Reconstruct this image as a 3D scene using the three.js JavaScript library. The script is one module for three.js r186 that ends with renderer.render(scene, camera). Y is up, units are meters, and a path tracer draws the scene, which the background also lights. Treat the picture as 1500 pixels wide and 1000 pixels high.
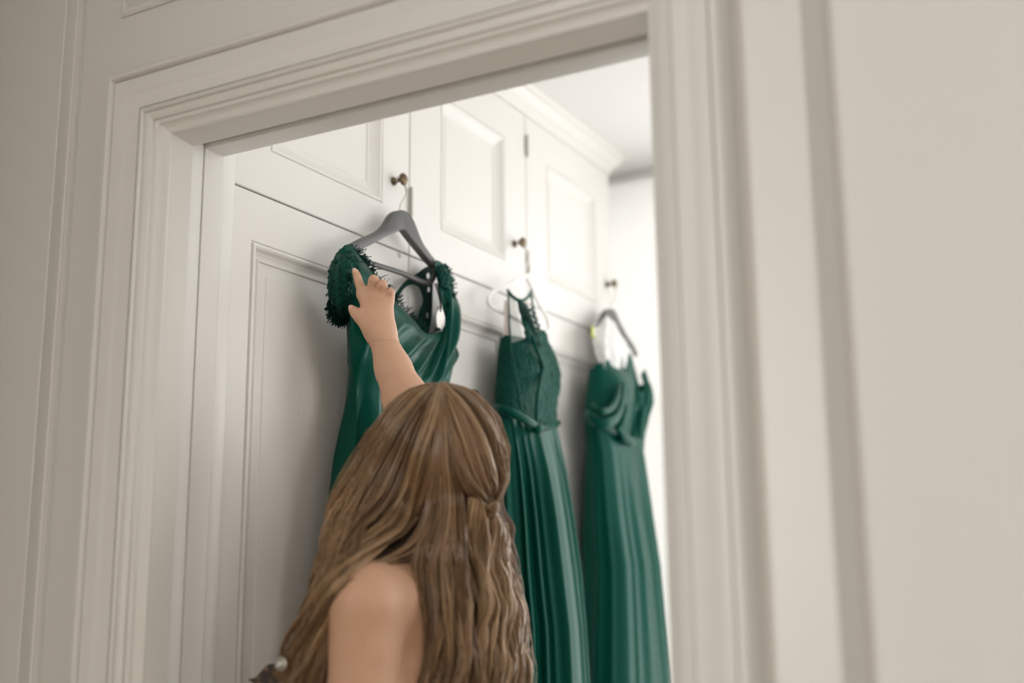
import * as THREE from 'three';
import { mergeGeometries, mergeVertices, toCreasedNormals } from 'three/addons/utils/BufferGeometryUtils.js';
import { RectAreaLightUniformsLib } from 'three/addons/lights/RectAreaLightUniformsLib.js';
import { ImprovedNoise } from 'three/addons/math/ImprovedNoise.js';

// ------------------------------------------------------------------ camera, sky, light, exposure
const scene = new THREE.Scene();
const FPX = 1631.96, EYE = new THREE.Vector3(0, 1.38, 0);
const camera = new THREE.PerspectiveCamera(2 * Math.atan(500 / FPX) * 180 / Math.PI, 1.5, 0.05, 60);
camera.position.copy(EYE);
camera.rotation.set(0.193107, 0.500619, -0.00966, 'YXZ');
camera.focus = 1.9; camera.userData.fStop = 1.5;
camera.updateMatrixWorld(true);
const renderer = new THREE.WebGLRenderer({ antialias: true });
renderer.toneMapping = THREE.LinearToneMapping;
renderer.toneMappingExposure = 1.0;
renderer.shadowMap.enabled = true;
scene.background = new THREE.Color(0.95, 0.98, 1.02);
RectAreaLightUniformsLib.init();
function windowLight(w, h, color, power, pos, look) {
  const l = new THREE.RectAreaLight(color, power, w, h);
  l.position.set(...pos); l.lookAt(...look); l.name = 'window_daylight'; scene.add(l);
}
// hall window (left wall, behind the camera) and the dressing-room windows (right wall, and an unseen added one in the far wall)
windowLight(1.5, 1.7, new THREE.Color(1, 0.985, 0.955), 15.0, [-1.61, 1.68, 2.6], [0, 1.68, 2.6]);
windowLight(1.3, 1.5, new THREE.Color(1, 0.985, 0.95), 2.6, [1.37, 1.65, -2.2], [-1, 1.65, -2.2]);
windowLight(1.4, 2.3, new THREE.Color(1, 0.99, 0.965), 3.2, [-0.82, 1.3, -3.13], [-0.82, 1.3, -1]);

// ------------------------------------------------------------------ helpers
function rng(a) { return () => { a |= 0; a = a + 0x6D2B79F5 | 0; let t = Math.imul(a ^ a >>> 15, 1 | a); t = t + Math.imul(t ^ t >>> 7, 61 | t) ^ t; return ((t ^ t >>> 14) >>> 0) / 4294967296; }; }
const noise = new ImprovedNoise();
const V = (x, y, z) => new THREE.Vector3(x, y, z);
const lerp = (a, b, t) => a + (b - a) * t, clamp = (x, a, b) => Math.min(b, Math.max(a, x));
const sstep = (a, b, x) => { const t = clamp((x - a) / (b - a), 0, 1); return t * t * (3 - 2 * t); };
// a place in the room seen in direction (px, py) of the survey photograph at distance d along the view axis
const CM = camera.matrixWorld.clone();
const at = (px, py, d) => V((px - 750) / FPX * d, -(py - 500) / FPX * d, -d).applyMatrix4(CM);
const CLOSET = -1.235;
// the same direction, on the plane parallel to the wardrobe fronts and off metres before them
function onCloset(px, py, off) { const v = at(px, py, 1).sub(EYE); return v.multiplyScalar((CLOSET + off) / v.x).add(EYE); }
const PI = Math.PI, used = {};
function numbered(n) { const k = used[n] = (used[n] ?? -1) + 1; return k ? `${n}_${String(k).padStart(3, '0')}` : n; }
function mesh(name, geo, mat, parent) { const m = new THREE.Mesh(geo, mat); m.name = name; m.castShadow = m.receiveShadow = true; parent.add(m); return m; }
function struct(name, geo, mat) { const m = mesh(name, geo, mat, scene); m.userData.kind = 'structure'; return m; }
function thing(name, label, category, base, group) {
  const g = new THREE.Group(); g.name = numbered(name); g.position.copy(base); g.userData = { label, category };
  if (group) g.userData.group = group;
  scene.add(g); return g;
}
// a part whose geometry is given in room coordinates
function part(name, geo, mat, parent, label) {
  const o = V(0, 0, 0); for (let p = parent; p && p !== scene; p = p.parent) o.add(p.position);
  geo.translate(-o.x, -o.y, -o.z);
  const m = mesh(name, geo, mat, parent); if (label) m.userData.label = label; return m;
}
function box(x0, x1, y0, y1, z0, z1) { const g = new THREE.BoxGeometry(Math.abs(x1 - x0), Math.abs(y1 - y0), Math.abs(z1 - z0)); g.translate((x0 + x1) / 2, (y0 + y1) / 2, (z0 + z1) / 2); return g; }
const plain = g => { const h = g.index ? g.toNonIndexed() : g; for (const k of Object.keys(h.attributes)) if (!['position', 'normal', 'uv'].includes(k)) h.deleteAttribute(k); return h; };
const join = a => mergeGeometries(a.map(plain));
function grid(nu, nv, fn, closeU = false) {
  const p = [], uv = [], ix = [];
  for (let j = 0; j <= nv; j++) for (let i = 0; i <= nu; i++) { const q = fn(i / nu, j / nv); p.push(q.x, q.y, q.z); uv.push(i / nu, j / nv); }
  const w = nu + 1;
  for (let j = 0; j < nv; j++) for (let i = 0; i < nu; i++) { const a = j * w + i; ix.push(a, a + 1, a + w, a + 1, a + w + 1, a + w); }
  const g = new THREE.BufferGeometry();
  g.setAttribute('position', new THREE.Float32BufferAttribute(p, 3)); g.setAttribute('uv', new THREE.Float32BufferAttribute(uv, 2)); g.setIndex(ix);
  g.computeVertexNormals();
  if (closeU) { const n = g.attributes.normal; for (let j = 0; j <= nv; j++) { const a = j * w, b = a + nu; const s = V(n.getX(a) + n.getX(b), n.getY(a) + n.getY(b), n.getZ(a) + n.getZ(b)).normalize(); n.setXYZ(a, s.x, s.y, s.z); n.setXYZ(b, s.x, s.y, s.z); } }
  return g;
}
function tube(pts, r, seg = 24, sides = 8, closed = false) { return new THREE.TubeGeometry(new THREE.CatmullRomCurve3(pts, closed, 'centripetal'), seg, r, sides, closed); }
// ball-ended tube with its own radius at each point
function limb(pts, radii, seg = 20, sides = 10) {
  const c = new THREE.CatmullRomCurve3(pts, false, 'centripetal'), f = c.computeFrenetFrames(seg, false);
  const rad = t => { const k = t * (radii.length - 1), i = Math.min(radii.length - 2, Math.floor(k)); return lerp(radii[i], radii[i + 1], k - i); };
  return grid(sides, seg, (u, v) => { const i = Math.round(v * seg), P = c.getPoint(v), a = u * 2 * Math.PI, r = rad(v) * (v === 0 || v === 1 ? 0.02 : 1); return P.addScaledVector(f.normals[i], Math.cos(a) * r).addScaledVector(f.binormals[i], Math.sin(a) * r); }, true);
}
// procedural textures (grain only)
function tex(size, fn, srgb) {
  const d = new Uint8Array(size * size * 4);
  for (let y = 0; y < size; y++) for (let x = 0; x < size; x++) { const c = fn(x / size, y / size); const o = (y * size + x) * 4; d[o] = c[0]; d[o + 1] = c[1]; d[o + 2] = c[2]; d[o + 3] = 255; }
  const t = new THREE.DataTexture(d, size, size); t.wrapS = t.wrapT = THREE.RepeatWrapping; t.magFilter = t.minFilter = THREE.LinearFilter;
  if (srgb) t.colorSpace = THREE.SRGBColorSpace; t.needsUpdate = true; return t;
}
const tileNoise = (u, v, n, s) => { // tileable noise on a torus
  const a = u * 2 * Math.PI, b = v * 2 * Math.PI, r = n / (2 * Math.PI);
  return noise.noise(Math.cos(a) * r + s, Math.sin(a) * r + Math.cos(b) * r * 0.7, Math.sin(b) * r + s * 1.7);
};
const paintBump = tex(256, (u, v) => { const k = 128 + 60 * tileNoise(u, v, 14, 3) + 45 * tileNoise(u, v, 40, 9); return [k, k, k]; });
const rnd0 = rng(5);
const weave = tex(256, (u, v) => { const k = 128 + 60 * Math.sin(u * 2 * Math.PI * 64) * Math.sin(v * 2 * Math.PI * 64) + 50 * (rnd0() - 0.5); return [k, k, k]; });
const laceBump = tex(256, (u, v) => { const k = clamp(128 + 150 * tileNoise(u, v, 18, 2) + 70 * tileNoise(u, v, 44, 5), 0, 255); return [k, k, k]; });

function paint(r, g, b, rough = 0.42, rep = 1) {
  const t = paintBump.clone(); t.repeat.set(rep, rep); t.needsUpdate = true;
  return new THREE.MeshPhysicalMaterial({ color: new THREE.Color().setRGB(r, g, b), roughness: rough, bumpMap: t, bumpScale: 0.0004 });
}
const M = {
  wall: paint(0.72, 0.704, 0.68, 0.6, 3), trim: paint(0.73, 0.712, 0.684, 0.38, 2), closet: paint(0.78, 0.76, 0.73, 0.4, 2),
  white: paint(0.88, 0.88, 0.88, 0.6, 3), ceiling: paint(0.84, 0.835, 0.82, 0.7, 3),
  olive: paint(0.33, 0.31, 0.265, 0.6, 3),
  floor: new THREE.MeshStandardMaterial({ color: new THREE.Color().setRGB(0.34, 0.275, 0.20), roughness: 0.55 }),
  dark: new THREE.MeshStandardMaterial({ color: 0x181613, roughness: 0.9 }),
  brass: new THREE.MeshStandardMaterial({ color: new THREE.Color().setRGB(0.16, 0.12, 0.075), metalness: 0.9, roughness: 0.32 }),
  steel: new THREE.MeshStandardMaterial({ color: new THREE.Color().setRGB(0.55, 0.53, 0.49), metalness: 0.9, roughness: 0.35 }),
  hinge: new THREE.MeshStandardMaterial({ color: new THREE.Color().setRGB(0.58, 0.56, 0.52), metalness: 0.2, roughness: 0.45 }),
  hangerGrey: new THREE.MeshStandardMaterial({ color: new THREE.Color().setRGB(0.105, 0.105, 0.102), roughness: 0.5 }),
  hangerWhite: new THREE.MeshStandardMaterial({ color: new THREE.Color().setRGB(0.92, 0.91, 0.89), roughness: 0.35 }),
  hangerDark: new THREE.MeshStandardMaterial({ color: new THREE.Color().setRGB(0.07, 0.07, 0.068), roughness: 0.45 }),
  satin: new THREE.MeshPhysicalMaterial({ color: new THREE.Color().setRGB(0.0003, 0.052, 0.035), roughness: 0.34, specularIntensity: 0.34, specularColor: new THREE.Color(0.5, 1, 0.9), side: THREE.DoubleSide, bumpMap: weave, bumpScale: 0.0001 }),
  lace: new THREE.MeshPhysicalMaterial({ color: new THREE.Color().setRGB(0.0003, 0.050, 0.034), roughness: 0.6, specularIntensity: 0.5, specularColor: new THREE.Color(0.45, 1, 0.9), side: THREE.DoubleSide, bumpMap: laceBump, bumpScale: 0.008, sheen: 0.15, sheenColor: new THREE.Color(0.2, 0.6, 0.5), sheenRoughness: 0.6 }),
  sheer: new THREE.MeshPhysicalMaterial({ color: new THREE.Color().setRGB(0.42, 0.47, 0.43), roughness: 0.8, transparent: true, opacity: 0.45, side: THREE.DoubleSide }),
  whiteCloth: new THREE.MeshPhysicalMaterial({ color: new THREE.Color().setRGB(0.86, 0.86, 0.85), roughness: 0.6, transmission: 0.3, thickness: 0, side: THREE.DoubleSide }),
  added_blind: new THREE.MeshPhysicalMaterial({ color: new THREE.Color().setRGB(0.88, 0.875, 0.86), roughness: 0.95, transmission: 0.42, thickness: 0, side: THREE.DoubleSide }),
  tag: new THREE.MeshStandardMaterial({ color: new THREE.Color().setRGB(0.82, 0.80, 0.76), roughness: 0.6 }),
  yellow: new THREE.MeshStandardMaterial({ color: new THREE.Color().setRGB(0.72, 0.78, 0.12), roughness: 0.5 }),
  blush: new THREE.MeshStandardMaterial({ color: new THREE.Color().setRGB(0.80, 0.68, 0.62), roughness: 0.6, side: THREE.DoubleSide }),
  skin: new THREE.MeshPhysicalMaterial({ color: new THREE.Color().setRGB(0.585, 0.34, 0.222), roughness: 0.5, sheen: 0.15, sheenColor: new THREE.Color(0.9, 0.6, 0.5), vertexColors: true }),
  nail: new THREE.MeshPhysicalMaterial({ color: new THREE.Color().setRGB(0.70, 0.44, 0.36), roughness: 0.25, clearcoat: 0.5 }),
  hair: new THREE.MeshPhysicalMaterial({ color: 0xffffff, vertexColors: true, roughness: 0.24, specularIntensity: 1 }),
  under: new THREE.MeshStandardMaterial({ color: 0xffffff, vertexColors: true, roughness: 0.95 }),
  print: new THREE.MeshPhysicalMaterial({ color: 0xffffff, vertexColors: true, roughness: 0.5, sheen: 0.3 }),
  eye: new THREE.MeshPhysicalMaterial({ color: 0xf2eee8, roughness: 0.2, clearcoat: 1 }),
  glass: new THREE.MeshPhysicalMaterial({ color: 0xffffff, roughness: 0.02, transmission: 1, thickness: 0, ior: 1.5 }),
};

// ------------------------------------------------------------------ the setting
const ZF = -1.16, ZB = -1.275, XL = -1.2215, XR = -0.445, YT = 2.021;      // doorway: wall face, wall back, jambs, head
const H1 = 2.95, H2 = 2.536;
{ // wall with the doorway
  const s = new THREE.Shape([[-2.3, 0], [XL - 0.02, 0], [XL - 0.02, YT + 0.03], [XR + 0.02, YT + 0.03], [XR + 0.02, 0], [-.27, 0], [-.27, H1], [-2.3, H1]].map(p => new THREE.Vector2(...p)));
  const g = new THREE.ExtrudeGeometry(s, { depth: (ZF - 0.02) - ZB, bevelEnabled: false }); g.translate(0, 0, ZB);
  struct('wall_front', join([g, box(-.27, 1.5, 0, H1, ZB, ZF - .058)]), M.wall);
}
function wallWithWindow(name, x0, x1, z0, z1, h, wz0, wz1, wy0, wy1, mat) {
  struct(name, join([box(x0, x1, 0, wy0, z0, z1), box(x0, x1, wy1, h, z0, z1), box(x0, x1, wy0, wy1, z0, wz0), box(x0, x1, wy0, wy1, wz1, z1)]), mat);
}
wallWithWindow('wall_left', -1.84, -1.64, ZF - 0.02, 3.8, H1, 1.8, 3.4, 0.8, 2.56, M.olive);
struct('wall_back', box(-2.3, 1.5, 0, H1, 3.6, 3.8), M.olive);
struct('wall_right', box(1.3, 1.5, 0, H1, ZF - 0.02, 3.6), M.wall);
struct('ceiling', box(-2.3, 1.5, H1, H1 + 0.15, ZB, 3.8), M.ceiling);
struct('floor', box(-2.4, 1.7, -0.1, 0, -3.9, 3.8), M.floor);
// dressing room
const ZFAR = -3.02;
wallWithWindow('wall_dressing_right', 1.4, 1.6, ZFAR, ZB, H2, -2.9, -1.5, 0.85, 2.45, M.white);
struct('wall_dressing_far', join([box(-2.0, -1.55, 0, H2, ZFAR - .2, ZFAR), box(-.1, 1.6, 0, H2, ZFAR - .2, ZFAR), box(-1.55, -.1, 0, .1, ZFAR - .2, ZFAR), box(-1.55, -.1, 2.5, H2, ZFAR - .2, ZFAR)]), M.white);
struct('wall_dressing_left', box(-2.0, -1.85, 0, H2, ZFAR, ZB), M.white);
struct('ceiling_dressing', box(-2.0, 1.6, H2, H2 + 0.15, ZFAR - 0.2, ZB), M.ceiling);
function windowUnit(n, x, zc, yc, w, h, turn = 0) {
  const g = new THREE.Group(); g.name = `window_${n}`; g.userData.kind = 'structure'; g.position.set(x, yc, zc); g.rotation.y = turn; scene.add(g);
  const f = [box(-.03, .03, -h / 2, -h / 2 + .05, -w / 2, w / 2), box(-.03, .03, h / 2 - .05, h / 2, -w / 2, w / 2), box(-.03, .03, -h / 2, h / 2, -w / 2, -w / 2 + .05), box(-.03, .03, -h / 2, h / 2, w / 2 - .05, w / 2), box(-.02, .02, -h / 2, h / 2, -.02, .02)];
  mesh('window_frame', join(f), M.trim, g);
  mesh('pane', box(-.003, .003, -h / 2 + .04, h / 2 - .04, -w / 2 + .04, w / 2 - .04), M.glass, g);
  return g;
}
windowUnit(1, -1.74, 2.6, 1.68, 1.6, 1.76);
windowUnit(2, 1.5, -2.2, 1.65, 1.4, 1.6);
const w3 = windowUnit(3, -.825, ZFAR - .16, 1.3, 1.45, 2.4, PI / 2);
// backlit white sheet, added with its unseen window to brighten the far wall
mesh('added_blind', new THREE.BoxGeometry(.0015, 2.44, .66).translate(-.166, .012, -.385), M.added_blind, w3);
mesh('added_blind_bar', new THREE.CylinderGeometry(.011, .011, .66, 12).rotateX(PI / 2).translate(-.166, -1.2, -.385), M.white, w3);

// sweep a profile round the doorway: profile points (w outwards from the opening edge, z)
function doorSweep(profile, crease = 0.5, sides = 'ltr') {
  const g = grid(profile.length - 1, 3, (u, v) => {
    const [w, z, wy = w] = profile[Math.round(u * (profile.length - 1))], k = Math.round(v * 3);
    return k === 0 ? V(XL - w, 0, z) : k === 1 ? V(XL - w, YT + wy, z) : k === 2 ? V(XR + w, YT + wy, z) : V(XR + w, 0, z);
  });
  return toCreasedNormals(g, crease);
}
const P0 = ZF;
// architrave: stepped at the opening, flat fascia, back band outside
struct('trim_1', doorSweep([[0, P0 - .005], [0, P0 + .002], [.003, P0 + .004], [.008, P0 + .006], [.012, P0 + .010], [.014, P0 + .015], [.017, P0 + .016], [.019, P0 + .0165], [.0195, P0 + .021],
  [.024, P0 + .024], [.029, P0 + .025], [.031, P0 + .0245], [.0315, P0 + .029], [.034, P0 + .031], [.0365, P0 + .0305], [.0375, P0 + .0275], [.039, P0 + .0275], [.0395, P0 + .031], [.044, P0 + .032], [.060, P0 + .033], [.066, P0 + .0365], [.080, P0 + .039],
  [.0845, P0 + .0395], [.085, P0 + .0365], [.0862, P0 + .0365], [.087, P0 + .042], [.090, P0 + .046], [.0945, P0 + .046], [.098, P0 + .043], [.099, P0 + .038], [.099, P0 - .02]], 0.6), M.trim);
// jamb lining in front of the seam: a splayed band, then a flat one
struct('trim_2', doorSweep([[.02, P0 - .004], [.0, P0 - .002], [-.001, P0 - .004], [-.010, P0 - .033], [-.0105, P0 - .0345], [-.0095, P0 - .036, -.008], [-.002, P0 - .0375, .014], [-.0018, P0 - .049, .014], [-.0017, P0 - .0495, .0105], [-.0015, P0 - .055, .0105], [-.0014, P0 - .0555, .007], [-.001, P0 - .066, .0055], [.0, P0 - .0672, .008], [.02, P0 - .0672]], 0.5), M.trim);
// rear frame behind the seam with its rounded back arris
{
  const r = .006, pr = [[.02, P0 - .0695], [.001, P0 - .0695], [-.0005, P0 - .0705], [-.001, P0 - .075]];
  for (let k = 0; k <= 6; k++) { const a = k / 6 * Math.PI / 2; pr.push([-.001 + r - r * Math.cos(a), ZB - .001 + r - r * Math.sin(a)]); }
  pr.push([.02, ZB - .001]);
  struct('trim_3', doorSweep(pr, 0.7), M.trim);
}
{ // surround board of the wall framing, its bead and the panels either side
  const zb = ZF - 0.02;
  const board = new THREE.Shape([[-1.43, 0], [XL - .09, 0], [XL - .09, YT + .09], [XR + .09, YT + .09], [XR + .09, 0], [-.27, 0], [-.27, H1], [-1.43, H1]].map(p => new THREE.Vector2(...p)));
  const g = new THREE.ExtrudeGeometry(board, { depth: .02, bevelEnabled: false }); g.translate(0, 0, zb);
  struct('trim_4', g, M.trim);
  const strip = (name, prof) => struct(name, toCreasedNormals(grid(prof.length - 1, 1, (u, v) => { const [x, z] = prof[Math.round(u * (prof.length - 1))]; return V(x, v * H1, z); }), 0.5), M.trim);
  strip('trim_5', [[-1.472, zb], [-1.472, zb + .0335], [-1.467, zb + .0335], [-1.4655, zb + .032], [-1.4650, zb + .020], [-1.4635, zb + .014], [-1.459, zb + .012], [-1.455, zb + .016], [-1.450, zb + .019], [-1.445, zb + .0185], [-1.442, zb + .013], [-1.439, zb + .013], [-1.4375, zb + .018], [-1.43, zb + .0205], [-1.428, zb]]);
  struct('trim_6', box(-1.64, -1.468, 0, H1, zb, zb + .033), M.wall);
  strip('trim_7', [[-.272, zb], [-.272, zb + .0203], [-.267, zb + .0203], [-.265, zb + .0185], [-.264, zb + .010], [-.262, zb - .010], [-.259, zb - .022], [-.255, zb - .030], [-.2535, zb - .033], [-.2535, zb - .040]]);
  // panel moulding above the door
  const px0 = -1.345, px1 = XR + .06, py0 = 2.242, py1 = 2.8, lines = [[0, 0], [0, .004], [.004, .007], [.009, .007], [.011, .0045], [.016, .009], [.024, .0135], [.030, .0135], [.032, .010], [.034, .010], [.036, 0]];
  struct('trim_8', toCreasedNormals(grid(lines.length - 1, 4, (u, v) => { const [w, p] = lines[Math.round(u * (lines.length - 1))], k = Math.round(v * 4) % 4; return V(k === 0 || k === 3 ? px0 + w : px1 - w, k < 2 ? py0 + w : py1 - w, ZF + p); }), 0.5), M.trim);
}
// scribing strip between the doorway wall and the first wardrobe
{
  const r = .004, pr = [[-1.30, ZB - .002], [-1.228, ZB - .002]];
  for (let k = 0; k <= 5; k++) { const a = k / 5 * Math.PI / 2; pr.push([-1.228 - r + r * Math.cos(a), -1.309 + r - r * Math.sin(a)]); }
  pr.push([-1.30, -1.309]);
  struct('trim_10', toCreasedNormals(grid(pr.length - 1, 1, (u, v) => { const [x, z] = pr[Math.round(u * (pr.length - 1))]; return V(x, v * 2.485, z); }), 0.7), M.closet);
}
{ // cornice over the wardrobes with its return, and the plain frieze above
  const pr = [[0, 2.478], [.002, 2.480], [.004, 2.487], [.008, 2.490], [.009, 2.495], [.014, 2.499], [.022, 2.507], [.028, 2.517], [.031, 2.520], [.031, 2.524], [.036, 2.526], [.039, 2.531], [.040, H2]];
  const zEnd = -2.856;
  struct('trim_11', toCreasedNormals(grid(pr.length - 1, 2, (u, v) => { const [o, y] = pr[Math.round(u * (pr.length - 1))], k = Math.round(v * 2); return k === 0 ? V(CLOSET + o, y, ZB) : k === 1 ? V(CLOSET + o, y, zEnd - o) : V(-1.85, y, zEnd - o); }), 0.4), M.closet);
  struct('trim_12', box(-1.85, CLOSET - .004, 2.486, H2, ZB, zEnd), M.closet);
}

// ------------------------------------------------------------------ wardrobes
// a door lying in the y-z plane with nested mouldings; rectangle (z from z0 down to z1)
function panelDoor(y0, y1, z0, z1, ins, profile, thick = .022) {
  const e = .0015, L = [[0, -thick], [0, -e], [e, 0]], [sl, sr, sb, st] = ins;    // stiles near / far, rails bottom / top
  const loops = L.map(([i, o]) => [y0 + i, y1 - i, z0 - i, z1 + i, o]);
  for (const [w, o] of profile) loops.push([y0 + sb + w, y1 - st - w, z0 - sl - w, z1 + sr + w, o]);
  const g = grid(4, loops.length - 1, (u, v) => { const [a, b, c, d, o] = loops[Math.round(v * (loops.length - 1))], k = Math.round(u * 4) % 4; return V(CLOSET + o, k === 0 || k === 3 ? a : b, k < 2 ? c : d); });
  const [a, b, c, d, o] = loops[loops.length - 1];
  const f = grid(1, 1, (u, v) => V(CLOSET + o, lerp(a, b, v), lerp(c, d, u)));
  return toCreasedNormals(join([g, f]), 0.35);
}
const PROF_LOW = [[0, 0], [.0015, -.003], [.003, -.003], [.0045, .002], [.008, .003], [.011, .001], [.015, -.005], [.021, -.009], [.025, -.010], [.027, -.0075], [.029, -.0075], [.0305, -.0115], [.050, -.0115], [.0515, -.0095], [.08, -.0095]];
const PROF_UP = [[0, 0], [.0012, -.003], [.0025, -.003], [.004, .0005], [.008, 0], [.012, -.004], [.028, -.012], [.034, -.0135], [.036, -.0118], [.038, -.0135], [.05, -.0135]];
function knobGeo() {
  const p = [[0, .031], [.004, .0308], [.0085, .0296], [.0088, .0286], [.0094, .0285], [.0125, .0262], [.0132, .0240], [.0122, .0222], [.0085, .0205], [.0055, .0175], [.0042, .013], [.0046, .008], [.0068, .0045], [.0085, .003], [.009, 0]];
  const g = new THREE.LatheGeometry(p.map(a => new THREE.Vector2(...a)), 20); g.rotateZ(-Math.PI / 2); return g;
}
function hingeGeo(y0, y1, z) {
  const gs = [box(CLOSET - .001, CLOSET + .002, y0, y1, z - .010, z + .006)];
  const c = new THREE.CylinderGeometry(.0038, .0038, y1 - y0, 10); c.translate(CLOSET + .005, (y0 + y1) / 2, z - .001); gs.push(c);
  for (const y of [y0 - .002, y1 + .002]) { const s = new THREE.SphereGeometry(.0036, 8, 6); s.translate(CLOSET + .005, y, z - .001); gs.push(s); }
  return join(gs);
}
const bays = [
  { z0: -1.310, z1: -1.8225, low: [.048, .078, .10, .083], up: [.088, .094, .081, .095], label: 'white panelled wardrobe nearest the doorway, behind the lace-sleeved green dress', hinges: [] },
  { z0: -1.8255, z1: -2.3365, low: [.105, .105, .10, .083], up: [.118, .106, .081, .095], label: 'middle white panelled wardrobe, behind the halter-neck green dress', hinges: [[2.075, 2.130], [2.370, 2.420]] },
  { z0: -2.3395, z1: -2.852, low: [.105, .112, .10, .083], up: [.112, .094, .081, .095], label: 'farthest white panelled wardrobe, behind the strapless green dress', hinges: [[2.072, 2.118], [2.371, 2.420]] },
];
const KN = [[2.130, -1.766], [2.125, -2.272], [2.141, -2.819]];
bays.forEach((b, i) => {
  const w = thing('wardrobe', b.label, 'wardrobe', V(CLOSET - .3, 0, (b.z0 + b.z1) / 2), 'built-in wardrobes along the dressing-room wall');
  part('carcass', join([box(-1.845, CLOSET - .023, .0, 2.484, b.z0, b.z1), box(CLOSET - .03, CLOSET - .008, 0, .095, b.z0, b.z1)]), M.closet, w);
  part('door', panelDoor(.10, 1.9885, b.z0, b.z1, b.low, PROF_LOW), M.closet, w);
  const up = part('door', panelDoor(1.9915, 2.478, b.z0, b.z1, b.up, PROF_UP), M.closet, w);
  const k = knobGeo(); k.translate(CLOSET, KN[i][0], KN[i][1]); part('knob', k, M.brass, up, 'dark antique brass knob');
  for (const [y0, y1] of b.hinges) part('hinge', hingeGeo(y0, y1, b.z0 + .002), M.hinge, up, 'pale grey butt hinge');
  if (i === 0) { const c = new THREE.CylinderGeometry(.0045, .0055, .006, 14); c.rotateZ(-Math.PI / 2); c.translate(CLOSET + .002, 1.982, -1.79); part('stop_button', c, M.closet, w); }
});

// ------------------------------------------------------------------ dresses
const rD = rng(11);
// spline through px curves: each a list of [px, py, off]; lofted over nu x nv
function curve(pts) { return new THREE.CatmullRomCurve3(pts.map(p => onCloset(...p)), false, 'centripetal'); }
function loft(curves, nu, nv, disp) {
  const cs = curves.map(curve), n = cs.length - 1;
  return grid(nu, nv, (u, v) => {
    const k = u * n, i = Math.min(n - 1, Math.floor(k)), t = k - i;
    const p = [Math.max(0, i - 1), i, i + 1, Math.min(n, i + 2)].map(j => cs[j].getPoint(v));
    const c = j => { const [a, b, d, e] = p.map(q => q.getComponent(j)); return .5 * (2 * b + (d - a) * t + (2 * a - 5 * b + 4 * d - e) * t * t + (3 * b - a - 3 * d + e) * t * t * t); };
    const q = V(c(0), c(1), c(2)); if (disp) q.x += disp(u, v, q); return q;
  });
}
function pleats(seed, n) { // irregular narrow ridges round the circle over a broad sway
  const r = rng(seed), ks = [];
  for (let i = 0; i < n; i++) ks.push([(i + .55 * (r() - .5)) / n * 2 * PI, lerp(.05, .11, r()), lerp(.35, 1, r())]);
  const p1 = r() * 6.28, p2 = r() * 6.28;
  return th => { let s = .25 * Math.sin(5 * th + p1) + .18 * Math.sin(9 * th + p2); for (const [c, w, h] of ks) { let d = Math.abs(th - c); d = Math.min(d, 2 * PI - d); s += h * Math.exp(-((d / w) ** 2)); } return s - .3; };
}
// hanging shell: levels [py, pxL, pxR, b(depth)] ; centre offset off
function levels(tab, off) {
  return tab.map(([py, l, r, b]) => {
    const pc = onCloset((l + r) / 2, py, off), d = V(pc.x, 0, pc.z), D = d.length(), phi = Math.atan2(-pc.z, -pc.x);
    const half = D * ((r - l) / 2) / Math.hypot(FPX, (l + r) / 2 - 750) * .98, cs = Math.cos(phi), sn = Math.sin(phi);
    const a = Math.sqrt(Math.max(.02 ** 2, half * half - (b * sn) ** 2)) / cs;
    return { y: pc.y, z: pc.z, a, b };
  });
}
function shell(tab, off, amp, pl, top, nu = 220, nv = 70, extra) {
  const L = levels(tab, off), ys = L.map(l => l.y), n = L.length - 1;
  const get = y => { let i = 0; while (i < n - 1 && y < ys[i + 1]) i++; const t = clamp((ys[i] - y) / (ys[i] - ys[i + 1]), 0, 1); const A = L[i], B = L[i + 1]; return { z: lerp(A.z, B.z, t), a: lerp(A.a, B.a, t), b: lerp(A.b, B.b, t) }; };
  return grid(nu, nv, (u, v) => {
    const th = u * 2 * Math.PI, y0 = top ? ys[0] + top(th) : ys[0], y = lerp(y0, ys[n], Math.pow(v, top ? 1 : 1.3)), l = get(y);
    const c = Math.cos(th), s = Math.sin(th), e = .8, k = 1, m = amp(v, th) * pl(th);
    const z = l.z - (Math.sign(c) * Math.pow(Math.abs(c), e)) * l.a * k - c * m, x = CLOSET + off + Math.sign(s) * Math.pow(Math.abs(s), e) * l.b + s * m;   // th = 0 is the far side, pi/2 the front
    const q = V(Math.max(CLOSET + .004, x), y, z); if (extra) extra(q, th, v); return q;
  }, true);
}
function fringe(pts, count, lenMin, lenMax, dir, r, rand, width = .0007) { // eyelash threads along a spline
  const c = new THREE.CatmullRomCurve3(pts, false, 'centripetal'), gs = [];
  for (let i = 0; i < count; i++) {
    const p = c.getPoint(rand()), l = lerp(lenMin, lenMax, rand()), d = dir.clone().add(V(rand() - .5, rand() - .5, rand() - .5).multiplyScalar(1.3)).normalize();
    const q = p.clone().addScaledVector(d, l * .5).add(V(0, 0, (rand() - .5) * l * .3)), e = p.clone().addScaledVector(d, l).add(V((rand() - .5) * l * .5, -l * .15, (rand() - .5) * l * .5));
    gs.push(new THREE.TubeGeometry(new THREE.QuadraticBezierCurve3(p, q, e), 4, width * lerp(.7, 1.4, rand()), 3, false));
  }
  return join(gs);
}
const basePoint = (px, py, off) => { const p = onCloset(px, py, off); return V(p.x, .12, p.z); };

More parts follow.
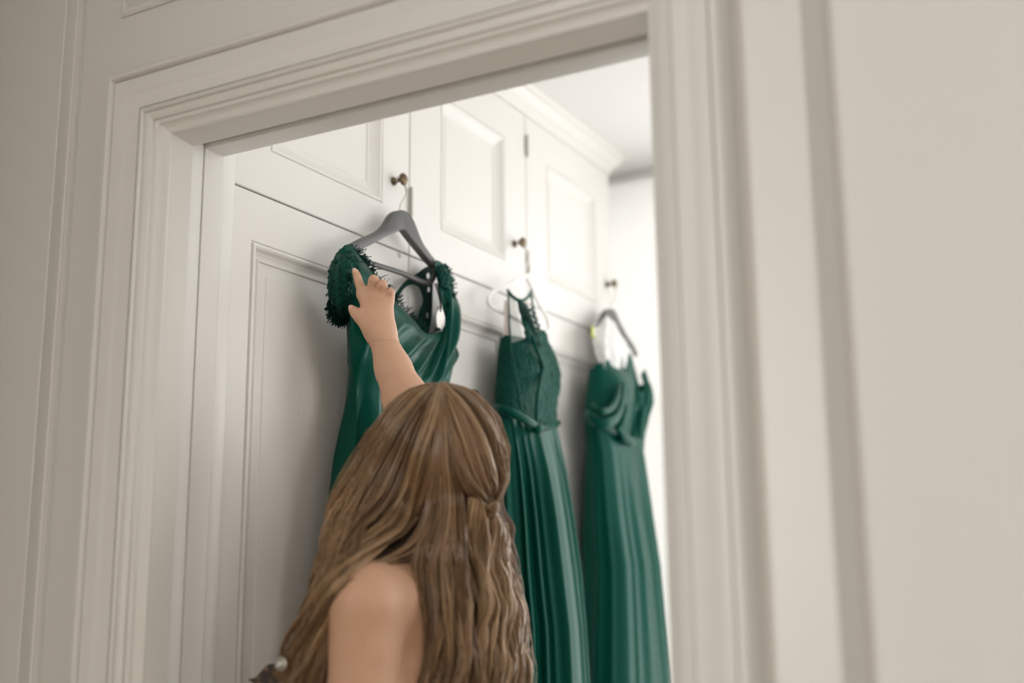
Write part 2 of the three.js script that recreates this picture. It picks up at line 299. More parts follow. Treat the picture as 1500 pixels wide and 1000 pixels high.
// --- dress 1: lace cap sleeves, V neck, draped satin
{
  const d = thing('dress', 'emerald satin dress with feathery lace cap sleeves and V neck on grey hanger', 'dress', basePoint(585, 600, .05));
  const cols = [
    [[506, 452, .014], [511, 500, .016], [509, 560, .018], [499, 640, .02], [487, 740, .02], [473, 880, .02], [458, 1060, .02]],
    [[499, 372, .05], [508, 430, .065], [516, 510, .07], [516, 580, .055], [508, 660, .06], [498, 760, .065], [486, 890, .07], [474, 1070, .075]],
    [[516, 360, .055], [528, 420, .085], [538, 500, .09], [537, 585, .07], [530, 670, .08], [524, 770, .09], [516, 900, .10], [510, 1075, .11]],
    [[541, 393, .065], [553, 440, .09], [562, 510, .10], [560, 588, .075], [560, 680, .09], [556, 780, .10], [552, 910, .11], [548, 1080, .12]],
    [[572, 432, .07], [582, 470, .092], [588, 520, .10], [585, 590, .078], [588, 690, .09], [590, 790, .10], [590, 920, .11], [590, 1090, .12]],
    [[604, 466, .072], [610, 495, .092], [612, 540, .10], [606, 592, .078], [614, 700, .09], [622, 800, .10], [628, 930, .11], [632, 1095, .12]],
    [[627, 489, .07], [629, 510, .085], [629, 550, .09], [622, 594, .072], [634, 700, .085], [648, 810, .09], [660, 940, .10], [668, 1100, .11]],
    [[651, 474, .065], [648, 500, .08], [643, 550, .082], [632, 595, .066], [650, 705, .075], [668, 815, .08], [684, 945, .085], [696, 1100, .09]],
    [[637, 388, .055], [655, 440, .062], [658, 500, .07], [650, 552, .07], [638, 596, .058], [660, 708, .06], [682, 818, .065], [700, 948, .065], [716, 1100, .07]],
    [[651, 388, .05], [664, 425, .055], [669, 470, .055], [668, 512, .05], [657, 556, .045], [644, 598, .04], [666, 710, .04], [690, 820, .04], [710, 950, .04], [728, 1100, .04]],
    [[662, 405, .035], [668, 450, .03], [669, 505, .02], [659, 556, .015], [646, 600, .015], [668, 712, .015], [692, 822, .015], [712, 952, .015], [730, 1100, .015]],
  ];
  const fold = (u, v) => {                                            // drapery radiating from the V, vertical folds below the waist
    const w = sstep(.03, .16, v) * (1 - sstep(.28, .36, v)), k = sstep(.33, .6, v);
    const a = Math.sin((u * 1.25 + v * .9) * 44 + 2.2 * Math.sin(u * 9 + v * 7)), b = Math.pow(.5 + .5 * a, 2.2) - .35;
    const side = sstep(.42, .62, u);
    const s = Math.sin(u * 52 + 1.3 * Math.sin(u * 13) + v * 2);
    return .016 * w * b * (.6 + .4 * side) + k * .017 * s * (u > .03 && u < .97 ? 1 : 0);
  };
  part('front', loft(cols, 200, 120, fold), M.satin, d);
  // waist seam and the skirt back hanging against the door
  part('skirt_back', loft([[[508, 585, .010], [486, 740, .010], [458, 1060, .010]], [[577, 592, .006], [590, 800, .006], [596, 1085, .006]], [[646, 598, .012], [690, 822, .012], [730, 1100, .012]]], 24, 20), M.satin, d);
  // open back: lace band round a keyhole
  const out = [[570, 447], [577, 433], [586, 420], [597, 409], [611, 400], [622, 392], [632, 389], [635, 400], [634, 425], [633, 455], [630, 478], [626, 490], [612, 486], [596, 462], [580, 452]];
  const hole = [[583, 437], [590, 425], [600, 417], [611, 419], [617, 429], [619, 442], [614, 456], [611, 467], [604, 471], [594, 462], [584, 449]];
  const sh = new THREE.Shape(); sh.setFromPoints(new THREE.SplineCurve(out.concat([out[0]]).map(p => new THREE.Vector2(p[0], p[1]))).getPoints(80));
  const hp = new THREE.Path(); hp.setFromPoints(new THREE.SplineCurve(hole.concat([hole[0]]).map(p => new THREE.Vector2(p[0], p[1]))).getPoints(60)); sh.holes.push(hp);
  for (const [hx, hy, rx, ry] of [[627, 404, 2.4, 4.5], [628, 424, 1.8, 4], [626, 462, 2, 4.5]]) { const h = new THREE.Path(); h.absellipse(hx, hy, rx, ry, 0, 2 * Math.PI); sh.holes.push(h); }
  const eg = new THREE.ExtrudeGeometry(sh, { depth: .003, bevelEnabled: false, curveSegments: 10 }), ep = eg.attributes.position;
  for (let i = 0; i < ep.count; i++) { const q = onCloset(ep.getX(i), ep.getY(i), .018 + ep.getZ(i)); ep.setXYZ(i, q.x, q.y, q.z); }
  eg.computeVertexNormals();
  part('back_lace', eg, M.lace, d);
  part('lace_edge', fringe([[588, 428], [585, 440], [592, 456], [604, 469], [612, 467], [620, 450]].map(p => onCloset(p[0], p[1], .022)), 60, .003, .007, V(.2, .5, -.6), 0, rD, .0006), M.lace, d);
  // neckline lashes
  part('lace_edge', fringe([[519, 366], [541, 393], [572, 432], [604, 466], [624, 487]].map(p => onCloset(p[0], p[1], .078)), 260, .006, .018, V(.25, .75, -.7), 0, rD, .0007), M.lace, d);
  part('lace_edge', fringe([[638, 392], [650, 425], [657, 455], [650, 476], [634, 488]].map(p => onCloset(p[0], p[1], .068)), 110, .005, .012, V(.2, .3, .8), 0, rD, .0007), M.lace, d);
  // cap sleeve on the near shoulder
  const sleeve = [
    [[497, 366, 0.024], [486, 385, 0.018], [481, 412, 0.013], [482, 440, 0.011], [487, 458, 0.011]],
    [[503, 361, 0.036], [492, 384, 0.048], [487, 415, 0.053], [489, 445, 0.044], [494, 464, 0.032]],
    [[509, 358, 0.044], [501, 384, 0.068], [498, 415, 0.075], [499, 446, 0.066], [502, 466, 0.048]],
    [[515, 358, 0.048], [511, 382, 0.076], [509, 412, 0.084], [508, 442, 0.076], [510, 462, 0.058]],
    [[519, 362, 0.046], [521, 388, 0.072], [521, 415, 0.078], [517, 440, 0.072], [515, 456, 0.060]]];
  const lacy = (u, v, q) => .006 * noise.noise(q.z * 90, q.y * 90, 3.1) + .004 * noise.noise(q.z * 210, q.y * 210, 8.3);
  const cap = part('sleeve', loft(sleeve, 60, 60, lacy), M.lace, d, 'feathery lace cap sleeve');
  const f1 = [], sl = sleeve.map(curve);
  for (let k = 0; k < 260; k++) { const i = Math.floor(rD() * 5), p = sl[i].getPoint(Math.sqrt(rD())), dir = V(.6, -.7, (i < 2 ? .7 : -.1)).add(V(rD() - .5, rD() - .5, rD() - .5)).normalize(), l = lerp(.004, .011, rD()); p.z += (rD() - .5) * .012; const e = p.clone().addScaledVector(dir, l); e.y -= l * .3; f1.push(new THREE.TubeGeometry(new THREE.QuadraticBezierCurve3(p, p.clone().addScaledVector(dir, l * .55), e), 3, lerp(.0006, .0013, rD()), 3, false)); }
  part('tuft', join(f1), M.lace, cap);
  part('tuft', fringe([[482, 438], [487, 458], [494, 464], [503, 467], [511, 460]].map(p => onCloset(p[0], p[1], .045)), 200, .006, .017, V(0, -1, .3), 0, rD, .0011), M.lace, cap);
  // narrow far shoulder lace
  const cap2 = part('sleeve', loft([[[637, 386, .05], [641, 400, .062], [646, 420, .066]], [[644, 384, .05], [652, 400, .066], [659, 424, .066]], [[653, 389, .042], [662, 408, .048], [667, 440, .044]]], 30, 24, lacy), M.lace, d, 'lace edge of the far shoulder');
  part('tuft', fringe([[640, 388], [652, 390], [662, 408], [667, 440]].map(p => onCloset(p[0], p[1], .048)), 90, .004, .01, V(.3, .6, -.6), 0, rD, .0008), M.lace, cap2);
}
// --- dress 2: halter neck, velvet bodice, sash, pleated skirt
{
  const d = thing('dress', 'emerald halter-neck dress with velvet bodice and knotted sash on white hanger', 'dress', basePoint(780, 700, .06));
  const pl = pleats(21, 19);
  const bod = [[503, 735, 812, .028], [520, 732, 815, .034], [545, 730, 817, .042], [575, 728, 816.5, .042], [605, 727.5, 815.5, .038], [626, 728, 816, .036]];
  const b = shell(bod, .062, () => 0, () => 0, th => { const s = Math.sin(th), c = Math.cos(th); return s > 0 ? .004 + .034 * Math.exp(-(((c - .16) / .30) ** 2)) * s - .01 * Math.max(0, c - .4) - .004 : -.004; }, 160, 40, (q, th, v) => { if (Math.sin(th) > 0) { q.x += .010 * Math.exp(-(((Math.cos(th) + .35) / .33) ** 2)) * Math.sin(PI * clamp(v * 1.5, 0, 1)) + .010 * Math.exp(-(((Math.cos(th) - .62) / .28) ** 2)) * Math.sin(PI * clamp(v * 1.5, 0, 1)) + .003 * noise.noise(q.z * 60, q.y * 60, 1); } });
  b.attributes.uv.array.forEach((x, i, a) => { a[i] = x * (i % 2 ? 2 : 6); });
  part('bodice', b, M.lace, d);
  const sk = [[622, 728, 816, .036], [640, 728, 819, .042], [690, 727, 826, .054], [760, 726, 835, .064], [840, 724, 845, .074], [920, 722, 851, .085], [1010, 720, 856, .09], [1200, 716, 866, .1], [1420, 712, 874, .1]];
  part('skirt', shell(sk, .07, v => .006 + .02 * sstep(0, .3, v), pl, null, 320, 60), M.satin, d);
  const sash = (pts, r) => { const g = tube(pts.map(p => onCloset(...p)), r, 40, 10); return g; };
  const band = part('sash', join([sash([[726.5, 598, 0.038], [733, 598, 0.086], [748, 603, 0.108], [764, 611, 0.120], [779, 620, 0.124], [789, 627, 0.120]], .009), sash([[789, 627, 0.120], [800, 626, 0.106], [810, 623, 0.086], [817, 619, 0.053]], .008)]), M.satin, d);
  const kn = new THREE.SphereGeometry(.013, 16, 12); kn.scale(.8, .9, 1.25); const kp = onCloset(789, 627, .128); kn.translate(kp.x, kp.y, kp.z); part('knot', kn, M.satin, band);
  const seam = (pts, r) => part('piping', tube(pts.map(p => onCloset(...p)), r, 40, 8), M.satin, d);
  seam([[779, 492, 0.103], [787, 514, 0.114], [795, 537, 0.114], [791, 560, 0.117], [787, 584, 0.117], [786, 618, 0.113]], .0045);
  seam([[747, 502, 0.081], [752, 530, 0.104], [758, 565, 0.110], [764, 600, 0.108]], .002);
  // neck band, straps and lattice
  const strap = (pts, r) => tube(pts.map(p => onCloset(...p)), r, 30, 7);
  part('neck_band', strap([[744, 425, .05], [747, 430, .07], [753, 436, .082], [762, 440, .088], [771, 437, .086], [776, 431, .078], [778, 426, .06]], .004), M.satin, d);
  part('strap', join([strap([[744, 425, .05], [745, 445, .06], [746, 470, .075], [748, 500, .09]], .0022), strap([[778, 426, .06], [780, 445, .06], [786, 470, .06], [798, 500, .05], [810, 515, .045]], .0028)]), M.satin, d);
  part('front_panel', loft([[[756, 438, 0.065], [761, 460, 0.082], [767, 482, 0.094], [770, 500, 0.100]], [[762, 440, 0.072], [767, 462, 0.088], [774, 482, 0.100], [780, 500, 0.106]], [[767, 439, 0.070], [774, 458, 0.082], [783, 478, 0.090], [792, 500, 0.098]]], 24, 24, (u, v, q) => .004 * noise.noise(q.z * 80, q.y * 80, 2)), M.lace, d, 'lace centre panel');
  const lat = [];
  for (let k = 0; k < 7; k++) { const y = 452 + k * 9, o = k * 3.2; lat.push(strap([[768 + o, y, .1], [775 + o, y + 3, .09], [781 + o, y - 3, .07]], .0026), strap([[769 + o, y - 6, .1], [776 + o, y + 2, .09], [783 + o, y + 8, .07]], .0024)); }
  part('lattice', join(lat), M.lace, d, 'crisscross lace straps');
  part('sheer_panel', loft([[[746, 430, .06], [747, 465, .07], [749, 502, .085]], [[755, 439, .078], [760, 465, .09], [767, 497, .105]]], 10, 14), M.sheer, d, 'sheer illusion panel');
  part('hanger_loop', loft([[[738.5, 440, .05], [738, 470, .05], [736.5, 501, .05]], [[745, 440, .05], [745.5, 470, .05], [747, 501, .055]]], 4, 10), M.blush, d, 'pale hanging loop ribbon');
}
// --- dress 3: strapless, draped
{
  const d = thing('dress', 'emerald strapless dress with draped cowl bodice, farthest from the doorway', 'dress', basePoint(905, 740, .06));
  const pl = pleats(34, 18);
  const bod = [[546, 868, 948, .034], [560, 865, 949.5, .044], [585, 861, 949.5, .05], [610, 858.5, 946, .048], [640, 860.5, 942, .042], [652, 862, 942, .04]];
  const b = shell(bod, .065, () => 0, () => 0, th => { const s = Math.sin(th), c = Math.cos(th); return s > 0 ? .020 * Math.exp(-(((c + .75) / .25) ** 2)) * s + .055 * Math.exp(-(((c + .02) / .10) ** 2)) - .055 * Math.exp(-(((c - .22) / .15) ** 2)) + .03 * Math.exp(-(((c - .6) / .2) ** 2)) * s : -.01; }, 200, 44, (q, th, v) => {
    const s = Math.sin(th), c = Math.cos(th);
    if (s > 0) { q.x += .018 * Math.exp(-(((c + .42) / .34) ** 2)) * Math.sin(PI * clamp(v * 1.35, 0, 1)) - .018 * Math.exp(-(((c - .16) / .12) ** 2)) * sstep(0, .2, v) + .014 * Math.exp(-(((c - .6) / .25) ** 2)) * Math.sin(PI * clamp(v * 1.3, 0, 1)); q.x += .004 * Math.sin(c * 26 + v * 9) * sstep(-.1, .2, c); }
  });
  part('bodice', b, M.satin, d);
  const sk = [[640, 861, 941, .042], [665, 862, 943.5, .048], [700, 861.5, 946.5, .054], [760, 860, 952, .064], [830, 858, 961, .078], [910, 856, 968, .084], [1010, 854, 978, .09], [1200, 850, 996, .1], [1380, 846, 1010, .1]];
  part('skirt', shell(sk, .072, (v, th) => (.005 + .021 * sstep(0, .3, v)) * (.25 + .75 * sstep(-.3, .25, Math.cos(th))), pl, null, 320, 60), M.satin, d);
  const fold = (pts, r) => part('drape', limb(pts.map(p => onCloset(...p)), r, 40, 12), M.satin, d);
  fold([[860, 600, 0.057], [866, 612, 0.100], [880, 620, 0.124], [895, 616, 0.134], [906, 600, 0.134], [911, 578, 0.128], [913, 560, 0.122]], [.006, .013, .015, .015, .013, .011, .006]);
  fold([[866, 590, 0.107], [878, 602, 0.132], [892, 600, 0.140], [903, 584, 0.136], [908, 560, 0.122]], [.004, .008, .009, .008, .004]);
  fold([[911, 576, 0.130], [914, 600, 0.132], [909, 618, 0.130], [902, 630, 0.122]], [.006, .012, .013, .006]);
  fold([[905, 628, 0.124], [912, 640, 0.124], [921, 646, 0.120], [929, 650, 0.112]], [.006, .012, .012, .006]);
  fold([[940, 580, 0.102], [939, 605, 0.107], [936, 630, 0.104], [934, 652, 0.094]], [.006, .012, .011, .008]);
}

// ------------------------------------------------------------------ hangers, tag, cover
function hookGeo(knob, top, r) { // wire from the hanger's crown over the knob's stem
  const k = V(CLOSET + .016, knob[0], knob[1]);
  const pts = [top.clone(), top.clone().add(V(0, .012, 0)), V(top.x, lerp(top.y, k.y, .55), lerp(top.z, k.z, .5) - .004), V(k.x + .002, k.y - .002, k.z - .0075), V(k.x, k.y + .0065, k.z - .004), V(k.x, k.y + .0075, k.z + .003), V(k.x, k.y + .002, k.z + .009), V(k.x, k.y - .008, k.z + .012)];
  return tube(pts, r, 50, 8);
}
{
  const z = (x, y) => [460 + .24 * x, 290 + .24 * y];
  const crown = onCloset(586, 310, .04);
  const h = thing('hanger', 'dark grey wooden hanger with curved crown and trouser bar, nearest the doorway', 'hanger', crown);
  const o = [[200, 292], [235, 276], [300, 243], [380, 207], [428, 165], [462, 108], [490, 84], [518, 79], [548, 90], [575, 118], [598, 165], [640, 270], [690, 345], [740, 408], [738, 430], [728, 424], [690, 385], [640, 325], [582, 255], [540, 200], [526, 192], [512, 196], [470, 215], [400, 247], [330, 285], [245, 326], [205, 340]];
  const sp = new THREE.SplineCurve(o.concat([o[0]]).map(p => new THREE.Vector2(...z(...p)))), s = new THREE.Shape(sp.getPoints(140));
  const eg = new THREE.ExtrudeGeometry(s, { depth: 1, bevelEnabled: true, bevelSize: .6, bevelThickness: .18, bevelSegments: 3 }), ep = eg.attributes.position;
  for (let i = 0; i < ep.count; i++) { const q = onCloset(ep.getX(i), ep.getY(i), .04), w = (ep.getZ(i) - .5) * .012; ep.setXYZ(i, q.x + w, q.y, q.z); }
  part('body', toCreasedNormals(plain(eg), 0.7), M.hangerGrey, h);
  part('trouser_bar', tube([onCloset(...z(215, 335), .04), onCloset(...z(300, 380), .04), onCloset(...z(520, 452), .04), onCloset(...z(705, 515), .04), onCloset(...z(735, 470), .04), onCloset(...z(733, 425), .04)], .0052, 60, 10), M.hangerDark, h);
  part('hook', hookGeo(KN[0], crown, .0013), M.steel, h);
}
{
  const crown = onCloset(770, 404, .045);
  const h = thing('hanger', 'white tubular plastic hanger holding the halter-neck dress', 'hanger', crown);
  const c = a => a.map(p => onCloset(p[0], p[1], .045));
  part('body', join([tube(c([[770, 404], [758, 408], [745, 417], [730, 424], [719, 430], [715, 439], [718, 447], [730, 455], [748, 463], [765, 472], [785, 481], [798, 488], [804, 482], [802, 468], [794, 452], [785, 436], [777, 416], [770, 404]]),   .0047, 120, 10)]), M.hangerWhite, h);
  part('hook', hookGeo(KN[1], crown, .002), M.hangerWhite, h);
  for (const [x, y] of [[744, 421], [780, 432]]) part('notch_hook', tube(c([[x - 1.5, y], [x - 2, y - 4], [x + 1, y - 6], [x + 2, y - 3]]), .0022, 12, 6), M.hangerWhite, h);
}
{
  const crown = onCloset(893, 456, .045);
  const h = thing('hanger', 'grey hanger with slanting arms above the strapless dress, farthest away', 'hanger', crown);
  const o = [[866, 480], [878, 470], [884, 458], [889, 453], [896, 454], [901, 462], [906, 474], [916, 492], [926, 507], [931, 520], [928, 521], [920, 508], [908, 490], [898, 474], [893, 468], [887, 472], [880, 480], [868, 488]];
  const s = new THREE.Shape(new THREE.SplineCurve(o.concat([o[0]]).map(p => new THREE.Vector2(...p))).getPoints(90));
  const eg = new THREE.ExtrudeGeometry(s, { depth: 1, bevelEnabled: true, bevelSize: .3, bevelThickness: .15, bevelSegments: 2 }), ep = eg.attributes.position;
  for (let i = 0; i < ep.count; i++) { const q = onCloset(ep.getX(i), ep.getY(i), .045), w = (ep.getZ(i) - .5) * .011; ep.setXYZ(i, q.x + w, q.y, q.z); }
  part('body', toCreasedNormals(plain(eg), 0.7), M.hangerGrey, h);
  part('hook', hookGeo(KN[2], crown, .0014), M.steel, h);
}
{ // price tag hanging inside the first dress
  const t = thing('clothing_tag', 'white paper tag on a black cord inside the lace-sleeved dress', 'tag', onCloset(645, 480, .05));
  const o = [[640.5, 478], [639.5, 468], [640, 460], [642, 454], [645, 452.5], [648.5, 454], [651, 461], [652, 470], [651.5, 477], [646, 481]];
  const s = new THREE.Shape(new THREE.SplineCurve(o.concat([o[0]]).map(p => new THREE.Vector2(...p))).getPoints(40));
  const h = new THREE.Path(); h.absellipse(645, 456, 1, 1.2, 0, 2 * PI); s.holes.push(h);
  const eg = new THREE.ExtrudeGeometry(s, { depth: .0008, bevelEnabled: false }), ep = eg.attributes.position;
  for (let i = 0; i < ep.count; i++) { const q = onCloset(ep.getX(i), ep.getY(i), .072 + ep.getZ(i)); ep.setXYZ(i, q.x, q.y, q.z); }
  eg.computeVertexNormals();
  part('card', eg, M.tag, t);
  part('cord', join([tube([onCloset(637, 415, .05), onCloset(642, 430, .062), onCloset(645, 445, .070), onCloset(645, 456, .0732)], .0014, 20, 6), tube([onCloset(640, 415, .049), onCloset(644.5, 432, .062), onCloset(646, 446, .069), onCloset(645.3, 456, .0724)], .0014, 20, 6)]), M.dark, t);
}
{ // bunched white cover over the farthest hanger
  const t = thing('garment_cover', 'bunched white translucent garment cover over the farthest hanger with yellow-green edging', 'garment cover', onCloset(895, 560, .05));
  const wr = s => (u, v, q) => .007 * Math.sin(u * 17 + v * 6 + s) * (.3 + v) + .004 * noise.noise(q.y * 60, q.z * 60, s);
  part('front_sheet', loft([[[868, 474, .04], [869, 492, .06], [875, 515, .07], [880, 545, .075]], [[880, 470, .05], [882, 495, .078], [887, 520, .09], [891, 556, .09]], [[890, 463, .056], [895, 490, .085], [901, 520, .095], [905, 560, .09]], [[899, 472, .055], [908, 495, .075], [914, 525, .08], [918, 570, .078]], [[905, 480, .05], [920, 508, .055], [929, 530, .05], [933, 570, .05]]], 40, 30, wr(1)), M.whiteCloth, t);
  part('back_sheet', loft([[[866, 478, .02], [872, 520, .02], [876, 560, .02]], [[890, 470, .015], [900, 520, .018], [905, 570, .02]], [[906, 484, .02], [930, 525, .02], [940, 570, .02]]], 20, 20, wr(4)), M.whiteCloth, t);
  for (const [pts, r] of [[[[868, 479, .05], [868, 487, .062], [869, 494, .068]], .0035], [[[914, 484, .05], [918, 492, .05]], .002]]) part('edging', tube(pts.map(p => onCloset(...p)), r, 12, 6), M.yellow, t, 'yellow-green edging');
}

// ------------------------------------------------------------------ the woman
// smooth union of tapered bones, meshed with surface nets
function surfaceNets(f, lo, hi, cell) {
  const n = [0, 1, 2].map(i => Math.ceil((hi[i] - lo[i]) / cell) + 1), [nx, ny, nz] = n, F = new Float32Array(nx * ny * nz);
  for (let k = 0, o = 0; k < nz; k++) for (let j = 0; j < ny; j++) for (let i = 0; i < nx; i++, o++) F[o] = f(lo[0] + i * cell, lo[1] + j * cell, lo[2] + k * cell);
  const id = new Int32Array(nx * ny * nz).fill(-1), pos = [], ix = [], st = [1, nx, nx * ny];
  for (let k = 0; k < nz - 1; k++) for (let j = 0; j < ny - 1; j++) for (let i = 0; i < nx - 1; i++) {
    const o = i + j * nx + k * nx * ny; let s = [0, 0, 0], c = 0;
    for (let e = 0; e < 12; e++) {
      const ax = e >> 2, a = e & 1, b = (e >> 1) & 1, u = (ax + 1) % 3, w = (ax + 2) % 3, q = o + a * st[u] + b * st[w], f0 = F[q], f1 = F[q + st[ax]];
      if ((f0 < 0) === (f1 < 0)) continue;
      const p = [0, 0, 0]; p[u] = a; p[w] = b; p[ax] = f0 / (f0 - f1); s = [s[0] + p[0], s[1] + p[1], s[2] + p[2]]; c++;
    }
    if (!c) continue;
    id[o] = pos.length / 3; pos.push(lo[0] + (i + s[0] / c) * cell, lo[1] + (j + s[1] / c) * cell, lo[2] + (k + s[2] / c) * cell);
  }
  for (let k = 1; k < nz - 1; k++) for (let j = 1; j < ny - 1; j++) for (let i = 1; i < nx - 1; i++) {
    const o = i + j * nx + k * nx * ny;
    for (let ax = 0; ax < 3; ax++) {
      const f0 = F[o], f1 = F[o + st[ax]]; if ((f0 < 0) === (f1 < 0)) continue;
      const u = st[(ax + 1) % 3], w = st[(ax + 2) % 3], a = id[o], b = id[o - u], c = id[o - u - w], d = id[o - w];
      if (a < 0 || b < 0 || c < 0 || d < 0) continue;
      if (f0 < 0) ix.push(a, b, c, a, c, d); else ix.push(a, c, b, a, d, c);
    }
  }
  const g = new THREE.BufferGeometry(); g.setAttribute('position', new THREE.Float32BufferAttribute(pos, 3)); g.setIndex(ix);
  const nr = new Float32Array(pos.length), h = cell * .5;
  for (let i = 0; i < pos.length; i += 3) { const [x, y, z] = [pos[i], pos[i + 1], pos[i + 2]]; const q = V(f(x + h, y, z) - f(x - h, y, z), f(x, y + h, z) - f(x, y - h, z), f(x, y, z + h) - f(x, y, z - h)).normalize(); nr[i] = q.x; nr[i + 1] = q.y; nr[i + 2] = q.z; }
  g.setAttribute('normal', new THREE.BufferAttribute(nr, 3)); g.setAttribute('uv', new THREE.BufferAttribute(new Float32Array(pos.length / 3 * 2), 2));
  return g;
}
const smin = (a, b, k) => { const h = Math.max(k - Math.abs(a - b), 0) / k; return Math.min(a, b) - h * h * k * .25; };
function bone(a, b, ra, rb, fl = 1) { // fl < 1 flattens front to back (x)
  const ax = a.x / fl, bx = b.x / fl, dx = bx - ax, dy = b.y - a.y, dz = b.z - a.z, L = dx * dx + dy * dy + dz * dz + 1e-9;
  return (x, y, z) => { const px = x / fl - ax, py = y - a.y, pz = z - a.z, t = clamp((px * dx + py * dy + pz * dz) / L, 0, 1); return (Math.hypot(px - dx * t, py - dy * t, pz - dz * t) - lerp(ra, rb, t)) * (fl < 1 ? fl + .15 : 1); };
}
function blob(c, rx, ry, rz, axes) { // ellipsoid with its own axes
  const [X, Y, Z] = axes || [V(1, 0, 0), V(0, 1, 0), V(0, 0, 1)], m = Math.min(rx, ry, rz);
  return (x, y, z) => { const p = V(x - c.x, y - c.y, z - c.z), q = Math.hypot(p.dot(X) / rx, p.dot(Y) / ry, p.dot(Z) / rz); return (q - 1) * m; };
}
const TZ = -1.395;
const neck = V(-.895, 1.385, TZ + .005), LS = at(539, 880, 1.475), LE = at(529, 1040, 1.465), LW = V(-1.06, 1.02, -1.20);
const RS = V(-.93, 1.372, -1.525), RE = at(650, 690, 1.84);
const wr = at(557, 484, 1.905);
const headC = at(637, 668, 1.64);
const hf = V(-.66, .5, -.56).normalize(), hr = V(0, 1, 0).cross(hf).negate().normalize(), hu = hr.clone().cross(hf).normalize();   // forward, right, up of the head
const HP = (f, u, r) => headC.clone().addScaledVector(hf, f).addScaledVector(hu, u).addScaledVector(hr, r);
const torso = [
  [bone(V(-.89, .93, TZ), V(-.895, .98, TZ), .165, .16, .68), .05], [bone(V(-.895, .98, TZ), V(-.912, 1.13, TZ), .15, .118, .68), .06],
  [bone(V(-.912, 1.13, TZ), V(-.916, 1.25, TZ), .110, .108, .68), .06], [bone(V(-.916, 1.25, TZ), V(-.908, 1.32, TZ), .106, .085, .64), .04],
];
const bust = [[blob(V(-.978, 1.205, TZ + .075), .07, .065, .062), .05], [blob(V(-.978, 1.205, TZ - .075), .07, .065, .062), .05]];
const skinBones = [
  ...torso, ...bust,
  [bone(V(-.90, 1.33, TZ), neck, .07, .055, .85), .05], [bone(neck, HP(-.02, -.07, 0), .052, .05), .04],
  [bone(V(-.895, 1.345, TZ + .04), LS, .05, .05), .045], [bone(V(-.895, 1.36, TZ - .04), RS, .05, .05), .05],
  [blob(V(-.885, 1.28, TZ + .055), .042, .085, .05), .04], [blob(V(-.880, 1.28, TZ - .07), .045, .09, .055), .05],
  [bone(LS, LE, .051, .044), .012], [bone(LE, LW, .040, .025), .03],
  [bone(RS, RE, .047, .041), .05], [bone(RE, at(596, 588, 1.862), .040, .0365), .03], [bone(at(596, 588, 1.862), at(576, 540, 1.885), .0365, .0285), .025], [bone(at(576, 540, 1.885), wr, .0285, .0215), .02],
  // legs
  [bone(V(-.86, .92, TZ + .08), V(-.875, .50, TZ + .085), .085, .052), .05], [bone(V(-.875, .50, TZ + .085), V(-.845, .09, TZ + .09), .052, .034), .04], [bone(V(-.845, .06, TZ + .09), V(-.985, .03, TZ + .10), .036, .026), .03],
  [bone(V(-.86, .92, TZ - .08), V(-.875, .50, TZ - .085), .085, .052), .05], [bone(V(-.875, .50, TZ - .085), V(-.845, .09, TZ - .09), .052, .034), .04], [bone(V(-.845, .06, TZ - .09), V(-.985, .03, TZ - .10), .036, .026), .03],
];
const headBones = [
  [blob(HP(-.010, .018, 0), .088, .084, .071, [hf, hu, hr]), .03], [blob(HP(.03, -.03, 0), .062, .075, .058, [hf, hu, hr]), .04], [bone(HP(.02, -.075, 0), HP(.07, -.098, 0), .036, .02), .03],
  [bone(HP(.092, .012, 0), HP(.106, -.022, 0), .008, .012), .012], [blob(HP(.098, -.025, .009), .007, .006, .006), .008], [blob(HP(.098, -.025, -.009), .007, .006, .006), .008],
  [blob(HP(.086, -.050, 0), .010, .005, .022, [hf, hu, hr]), .008], [blob(HP(.084, -.061, 0), .010, .006, .018, [hf, hu, hr]), .008],
  [blob(HP(.0, -.008, .075), .017, .028, .006, [hf, hu, hr]), .006], [blob(HP(.0, -.008, -.075), .017, .028, .006, [hf, hu, hr]), .006],
  [bone(HP(.084, .026, .042), HP(.09, .026, .014), .007, .008), .014], [bone(HP(.084, .026, -.042), HP(.09, .026, -.014), .007, .008), .014],
];
const eyeHole = [blob(HP(.088, .006, .031), .012, .010, .015), blob(HP(.088, .006, -.031), .012, .010, .015)];
// the raised right hand: back towards us, forefinger straight on the cloth, the others bent round it
const hb = [];
const J = { w: wr, im: at(532, 431, 1.925), mm: at(545, 428, 1.918), rm: at(557, 431, 1.916), pm: at(568, 438, 1.917) };
const chain = (pts, rad) => { for (let i = 0; i < pts.length - 1; i++) hb.push([bone(pts[i], pts[i + 1], rad[i], rad[i + 1]), i ? .003 : .005]); };
const palmParts = [];
for (const [m, r] of [[J.im, .0105], [J.mm, .011], [J.rm, .0105], [J.pm, .0095]]) palmParts.push([bone(wr, m, .0195, r), .016]);
palmParts.push([bone(J.im, J.pm, .0075, .0075), .012]);
chain([J.im, at(525.5, 413, 1.932), at(523, 404.5, 1.94), at(520.5, 398.5, 1.946)], [.0088, .0080, .0073, .0064]);
chain([J.mm, at(547.5, 410, 1.905), at(549, 415, 1.935), at(547, 424, 1.95)], [.0102, .0094, .0080, .0070]);
chain([J.rm, at(560, 416.5, 1.903), at(561, 422, 1.933), at(559, 430, 1.948)], [.0098, .0090, .0077, .0068]);
chain([J.pm, at(572, 427.5, 1.908), at(573, 434, 1.932), at(571, 440, 1.944)], [.0086, .0078, .0068, .006]);
const thumb = [at(543, 474, 1.900), at(528, 464, 1.902), at(520.5, 457.5, 1.910), at(516.5, 453.0, 1.918)];
hb.push([bone(thumb[0], thumb[1], .0165, .0125), .016], [bone(thumb[1], thumb[2], .0118, .0098), .006], [bone(thumb[2], thumb[3], .0095, .0075), .005]);
